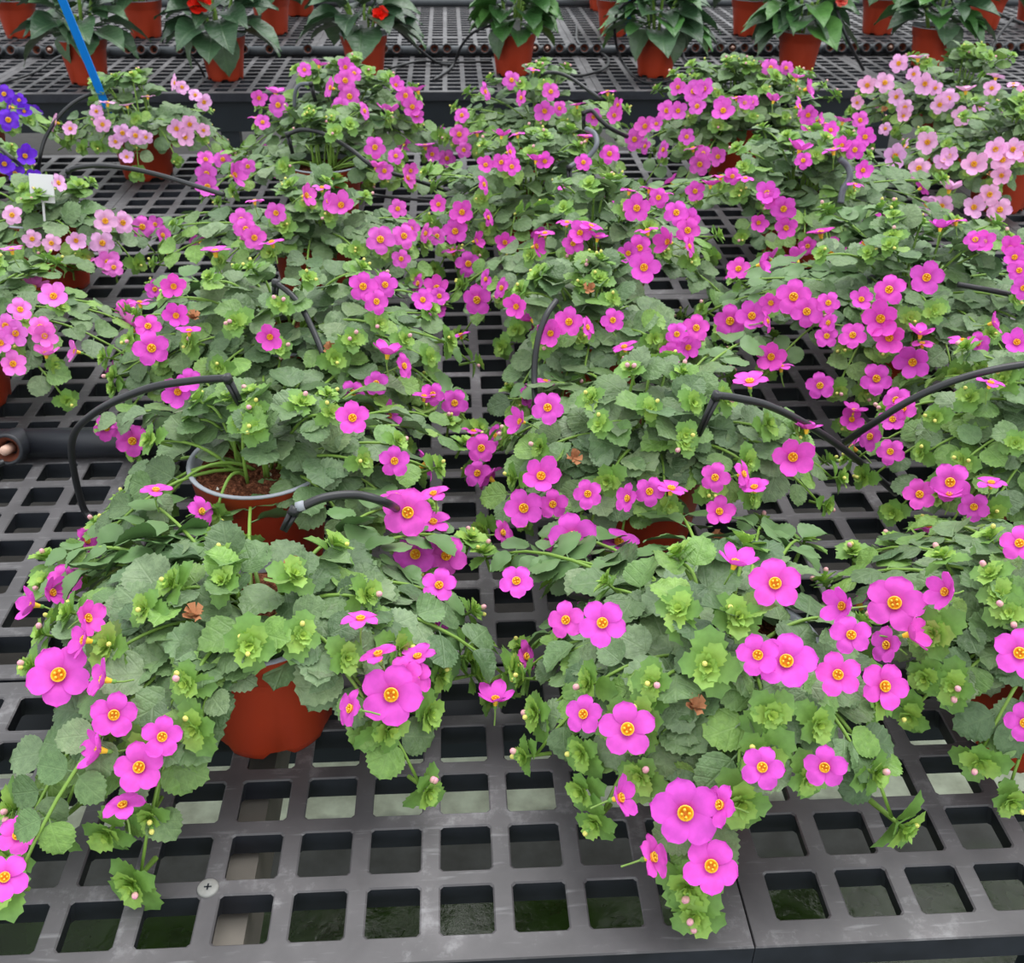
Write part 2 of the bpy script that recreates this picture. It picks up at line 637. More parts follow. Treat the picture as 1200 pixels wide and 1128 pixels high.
LEAVES = [leaf_mesh('leaf', s, 'leaf', 0.86 + 0.04 * (s % 4), 17, 0.028, 0.10 + 0.10 * (s % 3), (-0.05, 0.1, 0.2, -0.12, 0.06)[s % 5], (0.1, 0.2, 0.3, 0.16)[s % 4]) for s in range(8)]
BLEAVES = [leaf_mesh('leaf', 30 + s, 'begonia_leaf', 0.66 + 0.05 * s, 11, 0.008, 0.5, 0.22, (0.25, 0.45, 0.35)[s % 3]) for s in range(4)]
RLEAVES = [leaf_mesh('leaf', 50 + s, 'begonia_leaf', 0.92, 11, 0.02, 0.1, 0.3, 0.3) for s in range(3)]


def small_leaf(mb, mtx, col_base, col_tip, rows=9, width=0.84, teeth=0.06):
    vs, cs, fs = [], [], []
    for i in range(rows + 1):
        t = i / rows
        hw = 0.5 * width * (math.sin(PI * t ** 0.9) ** 0.55 if 0 < t < 1 else 0) + (0.06 if i == 0 else 0)
        tooth = teeth * (1 if i % 2 else -0.5) if 0 < i < rows else 0
        for u in (-1, 0, 1):
            vs.append(mtx @ V((u * (hw + tooth), 0.05 + 0.95 * t + (tooth * .7 if u else 0), 0.16 * abs(u) * hw * 2 - 0.12 * t * t)))
            cs.append(tuple(col_base[j] * (1 - t) + col_tip[j] * t for j in range(3)) + (1,))
    for i in range(rows):
        for k in range(2):
            a = i * 3 + k
            fs.append((a, a + 1, a + 4, a + 3))
    mb.add(vs, fs, 0, cs)


def tip_mesh(name, seed):
    """shoot tip seen from above: crossed pairs of toothed leaves, smaller and yellower inwards"""
    rnd = random.Random(seed)
    mb = MB()
    outer, mid, inner = lin(108, 150, 76), lin(142, 184, 88), lin(176, 208, 92)
    lv = [(1.05, 0.02, -0.08, outer), (0.90, 0.22, 0.06, outer), (0.72, 0.45, 0.14, mid), (0.55, 0.65, 0.20, mid), (0.42, 0.9, 0.25, mid), (0.30, 1.15, 0.28, inner)]
    for k, (ln, el, z, col) in enumerate(lv):
        for sgn in (0, 1):
            a = k * 1.25 + sgn * PI + rnd.uniform(-0.25, 0.25)
            m = Matrix.Translation((0, 0, z)) @ Matrix.Rotation(a, 4, 'Z') @ Matrix.Rotation(el + rnd.uniform(-0.2, 0.2), 4, 'X') @ Matrix.Scale(ln * rnd.uniform(0.85, 1.1), 4)
            small_leaf(mb, m, tuple(c * 0.9 for c in inner[:3]) if k > 1 else mid, col)
    for _ in range(11):                                 # narrow bracts between the pairs
        a = rnd.uniform(0, 2 * PI)
        m = Matrix.Translation((0, 0, 0.2)) @ Matrix.Rotation(a, 4, 'Z') @ Matrix.Rotation(rnd.uniform(0.5, 1.1), 4, 'X') @ Matrix.Scale(rnd.uniform(0.3, 0.5), 4)
        small_leaf(mb, m, inner, mid, 4, 0.34, 0.02)
    mb.tube([(0, 0, -0.9), (0, 0, 0.28)], [0.09, 0.06], 5, 0, lin(122, 158, 66), False)
    return mb.mesh(name, ['tip'], True, True)


TIPS = [tip_mesh('shoot_tip', s) for s in range(5)]


def petal_pts(mtx, white, cup, wdt=0.42):
    rows, vs, cs = 8, [], []
    for i in range(rows + 1):
        t = i / rows
        y = 0.07 + 0.45 * t
        hw = 0.5 * wdt * ((0.40 + 0.60 * math.sin(PI / 2 * t / 0.55)) if t < 0.55 else math.sqrt(max(0.0, 1 - ((t - 0.55) / 0.45) ** 2)) + 0.01)
        for u in (-1, -0.5, 0, 0.5, 1):
            z = -0.05 + 0.10 * min(1, t * 2.2) - cup * t * t + 0.02 * (u * u) * t - 0.02 * (1 - abs(u)) * t
            vs.append(mtx @ V((u * hw, y - 0.02 * u * u * t, z)))
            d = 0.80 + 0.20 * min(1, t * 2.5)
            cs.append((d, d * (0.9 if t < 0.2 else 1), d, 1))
    fs = []
    for i in range(rows):
        for k in range(4):
            a = i * 5 + k
            fs.append((a, a + 1, a + 6, a + 5))
    return vs, fs, cs


def flower_back(mb, mi):
    mb.lathe([(0.03, -0.34), (0.06, -0.30), (0.055, -0.2)], 8, mi, lin(120, 165, 80), (True, False))
    mb.tube([(0, 0, -0.33), (0.02, -0.05, -0.55), (0.03, -0.14, -0.78)], [0.028, 0.024, 0.024], 5, mi, lin(130, 165, 80), False)


def flower_mesh(name, seed, cup, petals=True):
    rnd = random.Random(seed)
    mb = MB()
    if petals:
        for k in range(5):
            m = Matrix.Rotation(k * 2 * PI / 5 + rnd.uniform(-0.1, 0.1), 4, 'Z') @ Matrix.Translation((0, 0, 0.006 * (k % 3))) @ Matrix.Rotation(rnd.uniform(-0.14, 0.14), 4, 'X') @ Matrix.Scale(rnd.uniform(0.93, 1.06), 4)
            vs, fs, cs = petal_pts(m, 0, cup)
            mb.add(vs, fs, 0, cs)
    flower_back(mb, 1)
    return mb.mesh(name, ['petal', 'eye'], True, True)


CUPS = [0.02, 0.10, -0.10, 0.16, 0.05, -0.22]
FLOWERS = [flower_mesh('flower', s, CUPS[s]) for s in range(6)]
FBACK = flower_mesh('flower', 0, 0, False)
mb_ = MB()
mb_.add(*petal_pts(Matrix.Identity(4), 0, 0.05)[:2], 0, petal_pts(Matrix.Identity(4), 0, 0.05)[2])
PETAL = mb_.mesh('petal', ['petal'], True, True)


def eye_mesh():
    mb = MB()
    yel, org, dk = lin(250, 200, 60), lin(244, 168, 28), lin(230, 146, 20)
    mb.lathe([(0.052, -0.22), (0.082, -0.08), (0.110, 0.020), (0.118, 0.036), (0.104, 0.044)], 16, 0, yel)
    mb.lathe([(0.104, 0.044), (0.075, 0.0)], 16, 0, [yel] * 16 + [org] * 16)
    mb.lathe([(0.075, 0.0), (0.03, -0.05)], 16, 0, [org] * 16 + [dk] * 16, (False, True))
    for a in (0.4, 1.9, 3.4, 4.9):
        x, y = 0.045 * math.cos(a), 0.045 * math.sin(a)
        mb.tube([(x, y, -0.03), (x * 1.15, y * 1.15, 0.05), (x * 1.3, y * 1.3, 0.075)], [0.012, 0.02, 0.026], 5, 0, yel)
    return mb.mesh('flower_eye', ['eye'], True, True)


EYE = eye_mesh()


def bud_mesh(name, c1, c2):
    mb = MB()
    g = lin(128, 172, 84)
    prof = [(0.05, -0.5), (0.30, -0.38), (0.44, -0.05), (0.46, 0.25), (0.36, 0.52), (0.12, 0.66)]
    n = 8
    cols = []
    for k in range(len(prof)):
        t = k / (len(prof) - 1)
        for i in range(n):
            base = tuple(c1[j] * (1 - t) + c2[j] * t for j in range(3)) + (1,)
            cols.append(base if i % 2 else tuple(x * 0.82 for x in base[:3]) + (1,))
    mb.lathe(prof, n, 0, cols, (True, True))
    mb.lathe([(0.1, -0.75), (0.36, -0.5), (0.47, -0.15)], 8, 0, g, (True, False))
    mb.tube([(0, 0, -0.7), (0.08, 0, -1.4), (0.1, 0.1, -2.2)], [0.13, 0.11, 0.11], 5, 0, g, False)
    return mb.mesh(name, ['eye'], True, True)


BUDP = bud_mesh('bud', lin(220, 190, 150), lin(236, 164, 186))
BUDY = bud_mesh('bud', lin(214, 214, 110), lin(232, 226, 120))


def wither_mesh():
    rnd = random.Random(9)
    mb = MB()
    for k in range(7):
        a = k * 0.9
        m = Matrix.Rotation(a, 4, 'Z') @ Matrix.Rotation(rnd.uniform(0.2, 1.3), 4, 'X')
        vs = [m @ V((x + rnd.uniform(-.06, .06), y, rnd.uniform(-.1, .1))) for y in (0, 0.3, 0.55) for x in (-0.14, 0, 0.14)]
        mb.add(vs, [(i * 3 + k2, i * 3 + k2 + 1, i * 3 + k2 + 4, i * 3 + k2 + 3) for i in range(2) for k2 in range(2)])
    return mb.mesh('withered_flower', ['withered'])


WITHER = wither_mesh()

# ------------------------------------------------------------------ bacopa plants
# key: (x, y, (reach left, right, front, back), crown height, petal colour, label)
MAG, MAG2 = lin(233, 88, 210), lin(233, 102, 212)
PINK, PALE, PURP = lin(244, 128, 224), lin(248, 184, 234), lin(118, 52, 222)
PLANTS = {
    'A': (-0.130, 0.212, (0.215, 0.165, 0.17, 0.135), 0.150, MAG, 'magenta bacopa whose stems trail over the bench beside the screw head'),
    'C': (0.222, 0.150, (0.165, 0.150, 0.155, 0.17), 0.165, MAG, 'magenta bacopa trailing to the front rim of the bench over the panel joint'),
    'D': (0.475, 0.165, (0.195, 0.18, 0.10, 0.15), 0.165, MAG, 'magenta bacopa with wide dark leaves, neighbour of the one trailing over the panel joint'),
    'B': (-0.159, 0.430, (0.165, 0.215, 0.100, 0.120), 0.172, MAG, 'magenta bacopa with bare soil showing and a black tube looping in over its rim'),
    'F': (0.215, 0.465, (0.175, 0.220, 0.140, 0.130), 0.178, MAG, 'magenta bacopa with a twin-barbed dripper elbow, before the open grid square'),
    'E': (0.640, 0.475, (0.220, 0.200, 0.170, 0.170), 0.188, MAG, 'magenta bacopa with a tight cluster of blooms over the open grid patch'),
    'H': (-0.170, 0.720, (0.250, 0.240, 0.160, 0.180), 0.185, MAG, 'magenta bacopa in the middle of its row with a short hooked dripper tube'),
    'G': (0.190, 0.725, (0.180, 0.180, 0.120, 0.140), 0.175, MAG, 'magenta bacopa with grey rim showing below its blooms and a tube dropping beside it'),
    'W': (0.605, 0.815, (0.300, 0.300, 0.200, 0.250), 0.195, MAG, 'wide magenta bacopa densely flowered, with a straight black tube entering it'),
    'X': (0.235, 0.965, (0.210, 0.210, 0.170, 0.160), 0.200, MAG, 'densely flowered magenta bacopa with a small white card low in its pot'),
    'M': (-0.585, 0.780, (0.160, 0.240, 0.140, 0.200), 0.180, PINK, 'rose pink bacopa near the open pipe end, paler than the magenta ones'),
    'I': (-0.180, 1.080, (0.270, 0.240, 0.170, 0.130), 0.172, MAG2, 'magenta bacopa directly before the pot with the wide bare soil'),
    'P': (0.150, 1.240, (0.230, 0.210, 0.180, 0.180), 0.200, MAG, 'magenta bacopa with a grey curled dripper hook on top'),
    'S': (0.590, 1.235, (0.310, 0.310, 0.170, 0.250), 0.190, MAG, 'magenta bacopa with a silvery bent tube standing on it'),
    'L': (-0.595, 1.165, (0.190, 0.170, 0.120, 0.100), 0.155, PALE, 'pale pink bacopa with a blank white card stuck in its pot'),
    'J': (-0.195, 1.430, (0.200, 0.240, 0.130, 0.170), 0.190, MAG2, 'magenta bacopa with a wide crescent of bare soil at its rim'),
    'Y': (-0.185, 1.720, (0.230, 0.230, 0.160, 0.140), 0.225, MAG2, 'magenta bacopa at the back rim behind the crescent of bare soil'),
    'K': (-0.595, 1.760, (0.210, 0.190, 0.120, 0.140), 0.185, PALE, 'pale pink bacopa with the long blue stake standing in it'),
    'O': (0.200, 1.690, (0.230, 0.240, 0.180, 0.160), 0.215, MAG2, 'magenta bacopa at the back rim of the bench behind the curled hook'),
    'R': (0.600, 1.700, (0.290, 0.300, 0.240, 0.170), 0.215, MAG2, 'magenta bacopa at the back rim between the hooked and the pale pink plants'),
    'U': (1.065, 1.500, (0.260, 0.240, 0.170, 0.160), 0.190, PALE, 'pale pink bacopa with lilac-tinged blooms hanging at its foot'),
    'T': (1.080, 1.800, (0.280, 0.280, 0.170, 0.130), 0.225, PALE, 'tall pale pink bacopa at the back rim with an upright flowering shoot'),
    'N': (-0.865, 1.500, (0.160, 0.160, 0.120, 0.120), 0.185, PURP, 'violet bacopa nearer the white card'),
    'Q': (-0.930, 1.770, (0.190, 0.190, 0.150, 0.150), 0.230, PURP, 'violet bacopa standing at the back rim of the bench'),
}


def reach(p, a):
    l, r, f, b = p[2]
    c, s = math.cos(a), math.sin(a)
    rx = r if c > 0 else l
    ry = b if s > 0 else f
    return 1 / math.sqrt((c / rx) ** 2 + (s / ry) ** 2)


def height(p, x, y):
    dx, dy = x - p[0], y - p[1]
    r = math.hypot(dx, dy)
    R = reach(p, math.atan2(dy, dx)) if r > 1e-6 else 1
    q = r / R
    if q > 1.12:
        return -1
    return max(0.018, 0.018 + (p[3] - 0.018) * (1 - q ** (2.6 if p[1] < 0.5 else 3.2)))


def hit(px, py, only=None):
    """first plant mound met by the line of sight"""
    d = ray(px, py)
    t0 = (0.30 - CAM.z) / d.z
    t = max(0.2, t0)
    last = CAM + d * t
    while t < 5:
        q = CAM + d * t
        if q.z < 0.016:
            break
        for k, p in PLANTS.items():
            if only and k not in only:
                continue
            if q.z <= height(p, q.x, q.y):
                return k, q
        t += 0.0025
    g = at_z(px, py, 0.05)
    ks = only or PLANTS.keys()
    k = min(ks, key=lambda k: math.hypot(g.x - PLANTS[k][0], g.y - PLANTS[k][1]))
    return k, g


def normal(p, q):
    e = 0.012
    h = lambda x, y: max(0.0, height(p, x, y))
    n = V((-(h(q.x + e, q.y) - h(q.x - e, q.y)) / (2 * e), -(h(q.x, q.y + e) - h(q.x, q.y - e)) / (2 * e), 1))
    r = math.hypot(n.x, n.y)
    if r > 2.2:
        n.x *= 2.2 / r
        n.y *= 2.2 / r
    return n.normalized()


# flowers read off the photograph: x, y, width (u = turned up, s = turned sideways, f = held out in front of the leaves)
FL = '''5,115,20 12,130,18s 10,145,24 28,188,22 5,197,22 17,208,20 28,135,10 38,213,18 22,122,14
68,148,20s 85,155,16 128,125,20u 115,135,12 122,150,18 150,128,14u 174,118,14u 205,103,18s 213,108,12 238,125,18 228,117,12 145,160,20 160,163,20 137,170,16 172,165,14 150,188,14 207,155,20 222,150,20 217,165,20 238,157,14
17,258,22 160,247,22 160,227,14u 123,265,26 143,267,24 120,290,26 90,287,16 40,285,16 62,290,16 70,222,16s
168,273,26 183,270,16 192,283,22s 200,255,16
10,285,18u 15,302,16u 33,297,22u 78,313,22u 105,313,16u 128,315,26 135,321,20 63,355,30 25,370,22 8,388,24 20,397,28 3,408,26 48,390,22 17,432,28 55,420,20u 88,418,16s 53,400,22
150,370,24 168,363,24u 195,320,30u 207,345,26 183,347,18 182,415,38 178,390,28 225,395,20u 318,402,26 425,345,32 450,343,28 440,362,28 490,340,22s 512,345,26 515,355,20 493,360,16 210,378,18
242,193,20 243,210,24 245,225,26 262,193,20 278,210,26s 293,200,18 325,257,24 300,243,16u 285,265,26 290,275,24 300,285,26 320,290,28u 255,300,32u 360,237,26s 378,228,20u 400,248,28 445,287,32 472,283,28 465,252,20 469,309,18 497,280,22s 510,283,16 480,275,18 385,243,22s
306,120,18 325,113,22u 328,128,24 290,125,14s 303,143,18u 310,150,16 358,88,16 375,82,18u 388,108,22s 400,130,22 405,85,18 415,92,18 405,100,24 410,118,24 427,137,20s 455,135,24u 463,105,16 474,117,22 488,111,20u 482,130,22 487,140,16 439,178,24 463,188,18 497,175,22u 505,185,18 480,205,16 522,190,20 450,205,20 477,213,24s 440,200,16u
545,108,22 550,100,18 570,113,20s 600,100,20 611,120,18s 645,113,20 638,135,22 655,132,16 675,128,18u 694,142,18 710,113,20u 722,128,16s 718,140,18 625,88,14u 543,140,18 540,162,22 560,160,20u 545,180,18
570,200,18 588,166,16u 598,185,18s 606,165,16u 588,197,18 600,202,20 628,194,22u 638,196,18 568,222,22s 686,168,22u 712,187,22 682,197,16 664,226,24u 687,247,22 707,222,22s 714,235,16 543,254,26 535,276,28 592,289,22 559,287,20s 573,260,16s 516,245,14 532,298,26u
550,314,28 562,357,36 572,333,22s 590,343,24s 607,367,22 515,372,18 630,295,26s 640,280,22u 665,268,22u 680,280,26 692,272,28u 672,292,24 700,285,18u 745,252,30 737,232,22u 760,230,22u 776,235,20u 790,257,28 757,277,26u 780,290,28s 748,297,28 753,323,34 803,277,28 805,295,24s 770,240,20 735,303,20
745,168,26 757,153,22 782,135,22 795,108,18 795,135,20 770,150,14 757,176,18s 778,180,20s 805,165,18 812,178,20u 824,184,18 841,188,20 820,197,24 813,113,24 825,110,22 847,135,26 817,130,20 862,120,16u 872,126,16 892,80,16u 902,86,20 920,86,16 932,97,18u 945,110,22s 905,123,18u 935,130,22s 945,140,20 880,125,12 845,128,18
936,182,26u 945,155,16 965,150,16u 985,147,20u 1005,146,20 1012,168,22 1000,183,22 975,183,26u 985,178,18 940,195,18 1009,206,20 1000,222,16u 972,160,18 958,146,16s
815,230,22 833,222,22u 845,213,22u 858,213,18 873,215,16u 898,232,26 901,240,18 917,250,28 920,272,24 805,265,24 960,277,30u 972,298,32 945,293,20 995,287,22u 1010,290,22 1030,293,16 1035,268,32 1058,262,26u 888,266,14
1027,65,16s 1055,63,20 1053,80,20 1075,73,22u 1017,105,20 1037,102,22 1050,118,18 1083,103,22 1060,130,18 1100,127,20 1110,120,22 1147,128,18 1125,140,22 1130,110,22u 1160,108,18 1165,95,20u 1195,115,18 1005,125,14 1058,140,14 1185,103,16u 1070,92,16 1095,108,16 1037,155,12
1087,172,24 1050,188,26 1077,202,24 1105,193,20 1112,188,20 1140,197,26 1165,180,24 1173,192,26 1185,180,24 1172,210,20 1158,232,24 1140,247,24 1170,250,32 1103,246,24 1085,244,18 1112,225,26u 1087,245,22 1197,185,18
867,323,26 893,318,24s 930,355,40 904,362,24 882,377,34 857,383,36 900,383,24s 1008,358,22 1040,347,34 1030,380,38 1040,402,34 1083,333,36 998,399,30 968,400,18 970,385,16s 1067,430,36 1076,397,26u 1078,408,24u 1125,405,32u 1142,408,20 1190,412,26 1140,290,24 1118,268,24u 1150,292,24 1185,310,24 1190,325,24 1195,345,26 1160,385,18s 1025,449,34 1052,478,30 1180,300,18 945,372,34 970,362,20 1100,275,22u
812,391,30 803,413,26 904,424,32 960,457,30 875,457,38u 915,435,28u 940,510,24u 997,497,24 1000,486,26u 1022,520,32s 1045,537,26 1048,500,26 1060,488,26 924,543,42 835,566,28 868,562,26s 880,577,32u 790,398,24 783,420,22
645,487,36 618,470,26s 613,503,26s 646,397,28 667,384,32 688,390,22s 717,382,26 730,412,28u 637,565,38f 617,602,40f 650,597,32 583,517,26s 567,534,32 562,564,30 555,514,26u 593,630,22s 640,452,22u 690,585,22 785,578,36u 760,582,32 735,590,30s 840,605,24
412,500,36 413,466,28 455,492,30s 460,548,34 530,478,30 453,420,32u 472,435,30s 440,455,18 495,470,20u 505,468,20 212,465,32 130,507,28 160,522,36 150,505,20u 225,452,24 540,400,22u
476,607,52f 505,617,38u 485,655,44f 520,657,42f 515,697,36f 462,587,24u 505,585,32u 188,580,30u 240,605,34s 108,642,30s 150,640,28s 80,690,36 43,720,32s 65,705,24s 110,735,26s 77,800,66 127,805,42s 140,845,48 122,885,34s 169,905,52 150,948,30u 455,822,66 408,838,38s 440,775,38u 485,778,30u 420,735,38u 10,1040,46 25,990,32 195,870,22 482,805,22 470,800,26 55,790,34s 105,760,28s 585,828,26u
672,635,52f 605,692,36f 725,640,46u 668,738,38f 710,742,46f 688,845,40 738,862,58 803,957,70 832,1018,58 767,1008,46s 730,940,30s 842,948,30s 905,697,54 860,672,34u 917,785,60 885,778,28 975,800,46 890,905,26 960,905,26 620,780,28s 655,640,24 580,815,26u
1050,718,60 980,722,34s 1028,813,50 1078,586,34 1113,572,42 1112,585,28u 1140,600,32 1160,572,28u 1192,650,38 1107,705,30s 1190,772,52 1196,852,30 1068,752,24s 1040,765,28s 990,755,24 1088,622,18u 1160,458,26u'''

# visible shoot tips of the nearer plants: x, y
TP = {
    'A': '60,662 62,745 60,690 150,592 118,622 52,782 225,800 235,848 292,755 165,1025 72,960 135,965 180,870 110,690 180,715 490,835 445,850 500,600 548,640 545,720 590,790 560,760 460,760 385,650 340,680 350,745 420,700 300,590 255,640 215,690 30,945 20,1000 95,720 400,770 505,790 535,770 140,760',
    'C': '690,920 705,955 815,1062 890,880 940,905 1012,900 625,795 650,640 660,685 640,835 700,800 890,622 870,650 770,800 780,600 860,725 900,835 950,845 600,665 690,880 755,905 830,780 940,640 720,690 800,720 800,660 760,840 865,930 570,655',
    'D': '1000,655 1110,662 1165,640 1085,625 1165,680 1090,790 1070,832 1148,885 1180,930 1045,640 970,690 1010,750 1120,800 1185,720 1150,620 1100,740',
    'B': '125,502 185,518 240,475 285,500 315,440 390,420 525,500 540,525 440,432 470,480 500,450 420,540 350,480 300,470 360,430 225,450 460,520 380,470 505,550 335,450',
    'F': '600,465 640,525 705,500 760,480 840,470 905,400 890,500 975,560 930,510 690,620 660,450 740,440 800,520 870,540 780,590 960,590 850,420 575,520 610,560 715,560',
    'E': '1050,600 1110,620 1160,600 1100,490 1140,470 1060,460 1180,450 1130,540 1020,560 1085,530 1190,520 1000,540',
    'H': '130,420 140,440 200,350 250,330 300,320 360,330 410,400 470,400 500,420 390,420 260,430 520,400 180,340 330,360 440,380 280,380 420,320 160,400',
}

CLEAR = {'B': (-0.080, 0.0, -0.12, -0.004), 'J': (-0.06, 0.06, -0.12, -0.02), 'A': (-0.05, 0.06, 0.035, 0.12), 'L': (-0.2, 0.2, 0.09, 0.3)}   # spots where bare soil shows
GAPS = {'A': (-1.72, -1.0), 'B': (-2.7, -1.4), 'J': (-2.4, -0.8)}      # directions kept free so that the pot shows
rnd = random.Random(11)
per = {k: [] for k in PLANTS}
OWN = {0: 'NQ', 1: 'K', 2: 'L', 3: 'I', 4: 'M', 5: 'HB', 6: 'IHJ', 7: 'YJI', 8: 'O', 9: 'PO', 10: 'GXP', 11: 'RO', 12: 'RS', 13: 'SX', 14: 'T', 15: 'U'}
for li, line in enumerate(FL.split('\n')):
    for tok in line.split():
        flag = tok[-1] if tok[-1] in 'usf' else ''
        x, y, d = [float(v) for v in tok.rstrip('usf').split(',')]
        own = list(OWN.get(li, 'ABCDEFGHIPSWXJORY'))
        k, q = hit(x, y, own)
        pk = PLANTS[k]
        if math.hypot(q.x - pk[0], q.y - pk[1]) < 2.1 * reach(pk, math.atan2(q.y - pk[1], q.x - pk[0])):
            per[k].append((q, d, flag))


def rv(s):
    return V((rnd.uniform(-s, s), rnd.uniform(-s, s), rnd.uniform(-s, s)))


OLD = [lin(98, 126, 84), lin(110, 138, 92), lin(88, 116, 76), lin(122, 146, 106), lin(104, 134, 84)]
YOUNG = [lin(118, 156, 76), lin(130, 168, 82), lin(112, 148, 80)]


def jit(c, s=0.12):
    f = rnd.uniform(1 - s, 1 + s)
    return (c[0] * f * rnd.uniform(0.95, 1.05), c[1] * f, c[2] * f * rnd.uniform(0.95, 1.05), 1)


def add_flower(root, base, q, n, dia, col, big):
    q = q - base
    spin = rnd.uniform(0, 2 * PI)
    m = zframe(q, n, dia, spin)
    c = jit(col, 0.06)
    if big:
        f = obj('flower', FBACK, root, m, c)
        for i in range(5):
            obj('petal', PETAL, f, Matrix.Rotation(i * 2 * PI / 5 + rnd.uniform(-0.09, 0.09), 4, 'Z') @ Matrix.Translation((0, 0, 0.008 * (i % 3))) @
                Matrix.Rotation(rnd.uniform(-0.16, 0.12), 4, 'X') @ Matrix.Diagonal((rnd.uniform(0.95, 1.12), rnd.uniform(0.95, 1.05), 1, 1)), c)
    else:
        f = obj('flower', FLOWERS[rnd.randrange(6)], root, m, c)
    e = obj('flower_eye', EYE, f)
    return f


def build_bacopa(key):
    p = PLANTS[key]
    base = V((p[0], p[1], 0))
    root = tag(empty('potted_bacopa', base), p[5], 'potted plant', 'bacopa pots set out in rows on the bench')
    add_pot(root, rnd.uniform(0, 6))
    near = p[1] < 0.6
    targets = []
    for tok in TP.get(key, '').split():
        x, y = [float(v) for v in tok.split(',')]
        _, q = hit(x, y, [key])
        targets.append(q)
    nexp = len(targets)
    l_, r_, f_, b_ = p[2]
    nr = max(24, min(44, int(27 * (l_ + r_) * (f_ + b_) / 0.147))) if nexp == 0 else (12 if nexp < 25 else 8)
    for i in range(nr):
        for _ in range(20):
            a = 2 * PI * (i + rnd.uniform(-0.5, 0.5)) / nr * (1.0 if i % 2 else 1.0)
            fr = rnd.choice((0.12, 0.35, 0.5, 0.7, 0.85, 0.92, 0.97))
            g = GAPS.get(key)
            an = math.atan2(math.sin(a), math.cos(a))
            if not (g and g[0] < an < g[1] and fr > (0.3 if key == 'A' else 0.05)):
                break
        R = reach(p, a) * fr
        x, y = p[0] + R * math.cos(a), p[1] + R * math.sin(a)
        targets.append(V((x, y, max(0.03, height(p, x, y) + rnd.uniform(-0.012, 0.008)))))
    for q, d, flg in per[key]:                        # a shoot under every outlying bloom
        a = math.atan2(q.y - p[1], q.x - p[0])
        if (q.xy - base.xy).length / reach(p, a) > 0.6:
            t = V((q.x + rnd.uniform(-.006, .006), q.y + 0.01, max(0.02, q.z - 0.012)))
            if all((t - o).length > 0.035 for o in targets):
                targets.append(t)
    leaves = []
    for q in targets:
        loc = q - base
        d = V((loc.x, loc.y, 0))
        r = d.length
        dd = d.normalized() if r > 1e-3 else V((1, 0, 0))
        b = dd * 0.016 + rv(0.008)
        b.z = PH - 0.012
        top = max(loc.z, PH + 0.018)
        k1 = b + dd * r * 0.22 + V((0, 0, (top - b.z) * 0.75))
        k2 = loc - dd * r * 0.30 + V((0, 0, max(0.0, (top - loc.z)) * 0.85 + 0.004))
        pts = []
        for i in range(11):
            t = i / 10
            pts.append(b * (1 - t) ** 3 + k1 * 3 * t * (1 - t) ** 2 + k2 * 3 * t * t * (1 - t) + loc * t ** 3)
        mb = MB()
        mb.tube(pts, [0.0019 - 0.0007 * i / 10 for i in range(11)], 5)
        obj('stem', mb.mesh('stem', ['stem']), root)
        L = sum((pts[i + 1] - pts[i]).length for i in range(10))
        nn = max(2, min(6, int(L / 0.026)))
        ph = rnd.uniform(0, PI)
        for j in range(nn):
            t = 0.22 + 0.68 * (j + 0.5) / nn
            i0 = min(9, int(t * 10))
            pos = pts[i0].lerp(pts[i0 + 1], t * 10 - i0)
            tan = (pts[i0 + 1] - pts[i0]).normalized()
            nm = normal(p, pos + base)
            ln = (0.042 - 0.016 * t) * rnd.uniform(0.8, 1.15)
            for sgn in (-1, 1):
                n2 = (nm * 0.75 + V((0, -0.15, 0.55)) + rv(0.30)).normalized()
                sd_ = tan.cross(n2)
                sd_ = sd_.normalized() if sd_.length > 1e-3 else V((1, 0, 0))
                if j % 2:
                    ax = sd_ * sgn * 0.75 + tan * 0.65 + nm * 0.15
                else:
                    ax = sd_ * sgn * 1.0 + tan * 0.25
                ax = ax + rv(0.22)
                tgt = pos + ax.normalized() * ln * 0.12
                if tgt.z < 0.006:
                    continue
                if (pos.xy.length < 0.064 and pos.z < PH):
                    continue
                lp = pos + ax.normalized() * ln * 0.5
                c_ = CLEAR.get(key)
                if c_ and c_[0] < lp.x < c_[1] and c_[2] < lp.y < c_[3]:
                    continue
                col = jit(rnd.choice(OLD if t < 0.68 else (YOUNG + OLD)))
                leaves.append((tgt, frame(tgt, ax, n2, ln), rnd.randrange(8), col))
        nm = normal(p, q)
        tan = (pts[10] - pts[8]).normalized()
        axis = (nm * 0.8 + tan * 0.5 + V((0, -0.2, 0.25)) + rv(0.2)).normalized()
        s = rnd.uniform(0.0150, 0.0215) * (1.18 if p[1] < 0.3 else 1.0)
        obj('shoot_tip', TIPS[rnd.randrange(5)], root, zframe(loc + axis * 0.004, axis, s, rnd.uniform(0, 6)))
        nb = rnd.choice((0, 1, 1, 2))
        for _ in range(nb):
            yb = rnd.random() < 0.6
            bx = (axis + rv(0.9)).normalized()
            obj('bud', BUDY if yb else BUDP, root, zframe(loc + axis * 0.007 + bx * 0.010, bx, 0.0040 if yb else 0.0050, 0))
    # the 290 leaves that show most are parts, the ones buried behind them one mass
    leaves.sort(key=lambda e: -(e[0].z * 1.2 - e[0].y * 0.8))
    for pos, m, i, col in leaves[:290]:
        obj('leaf', LEAVES[i], root, m, col)
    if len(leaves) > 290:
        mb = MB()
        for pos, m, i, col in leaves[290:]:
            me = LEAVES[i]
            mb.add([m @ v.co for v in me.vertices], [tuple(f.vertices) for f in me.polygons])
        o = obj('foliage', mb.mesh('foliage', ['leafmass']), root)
        o['kind'] = 'stuff'
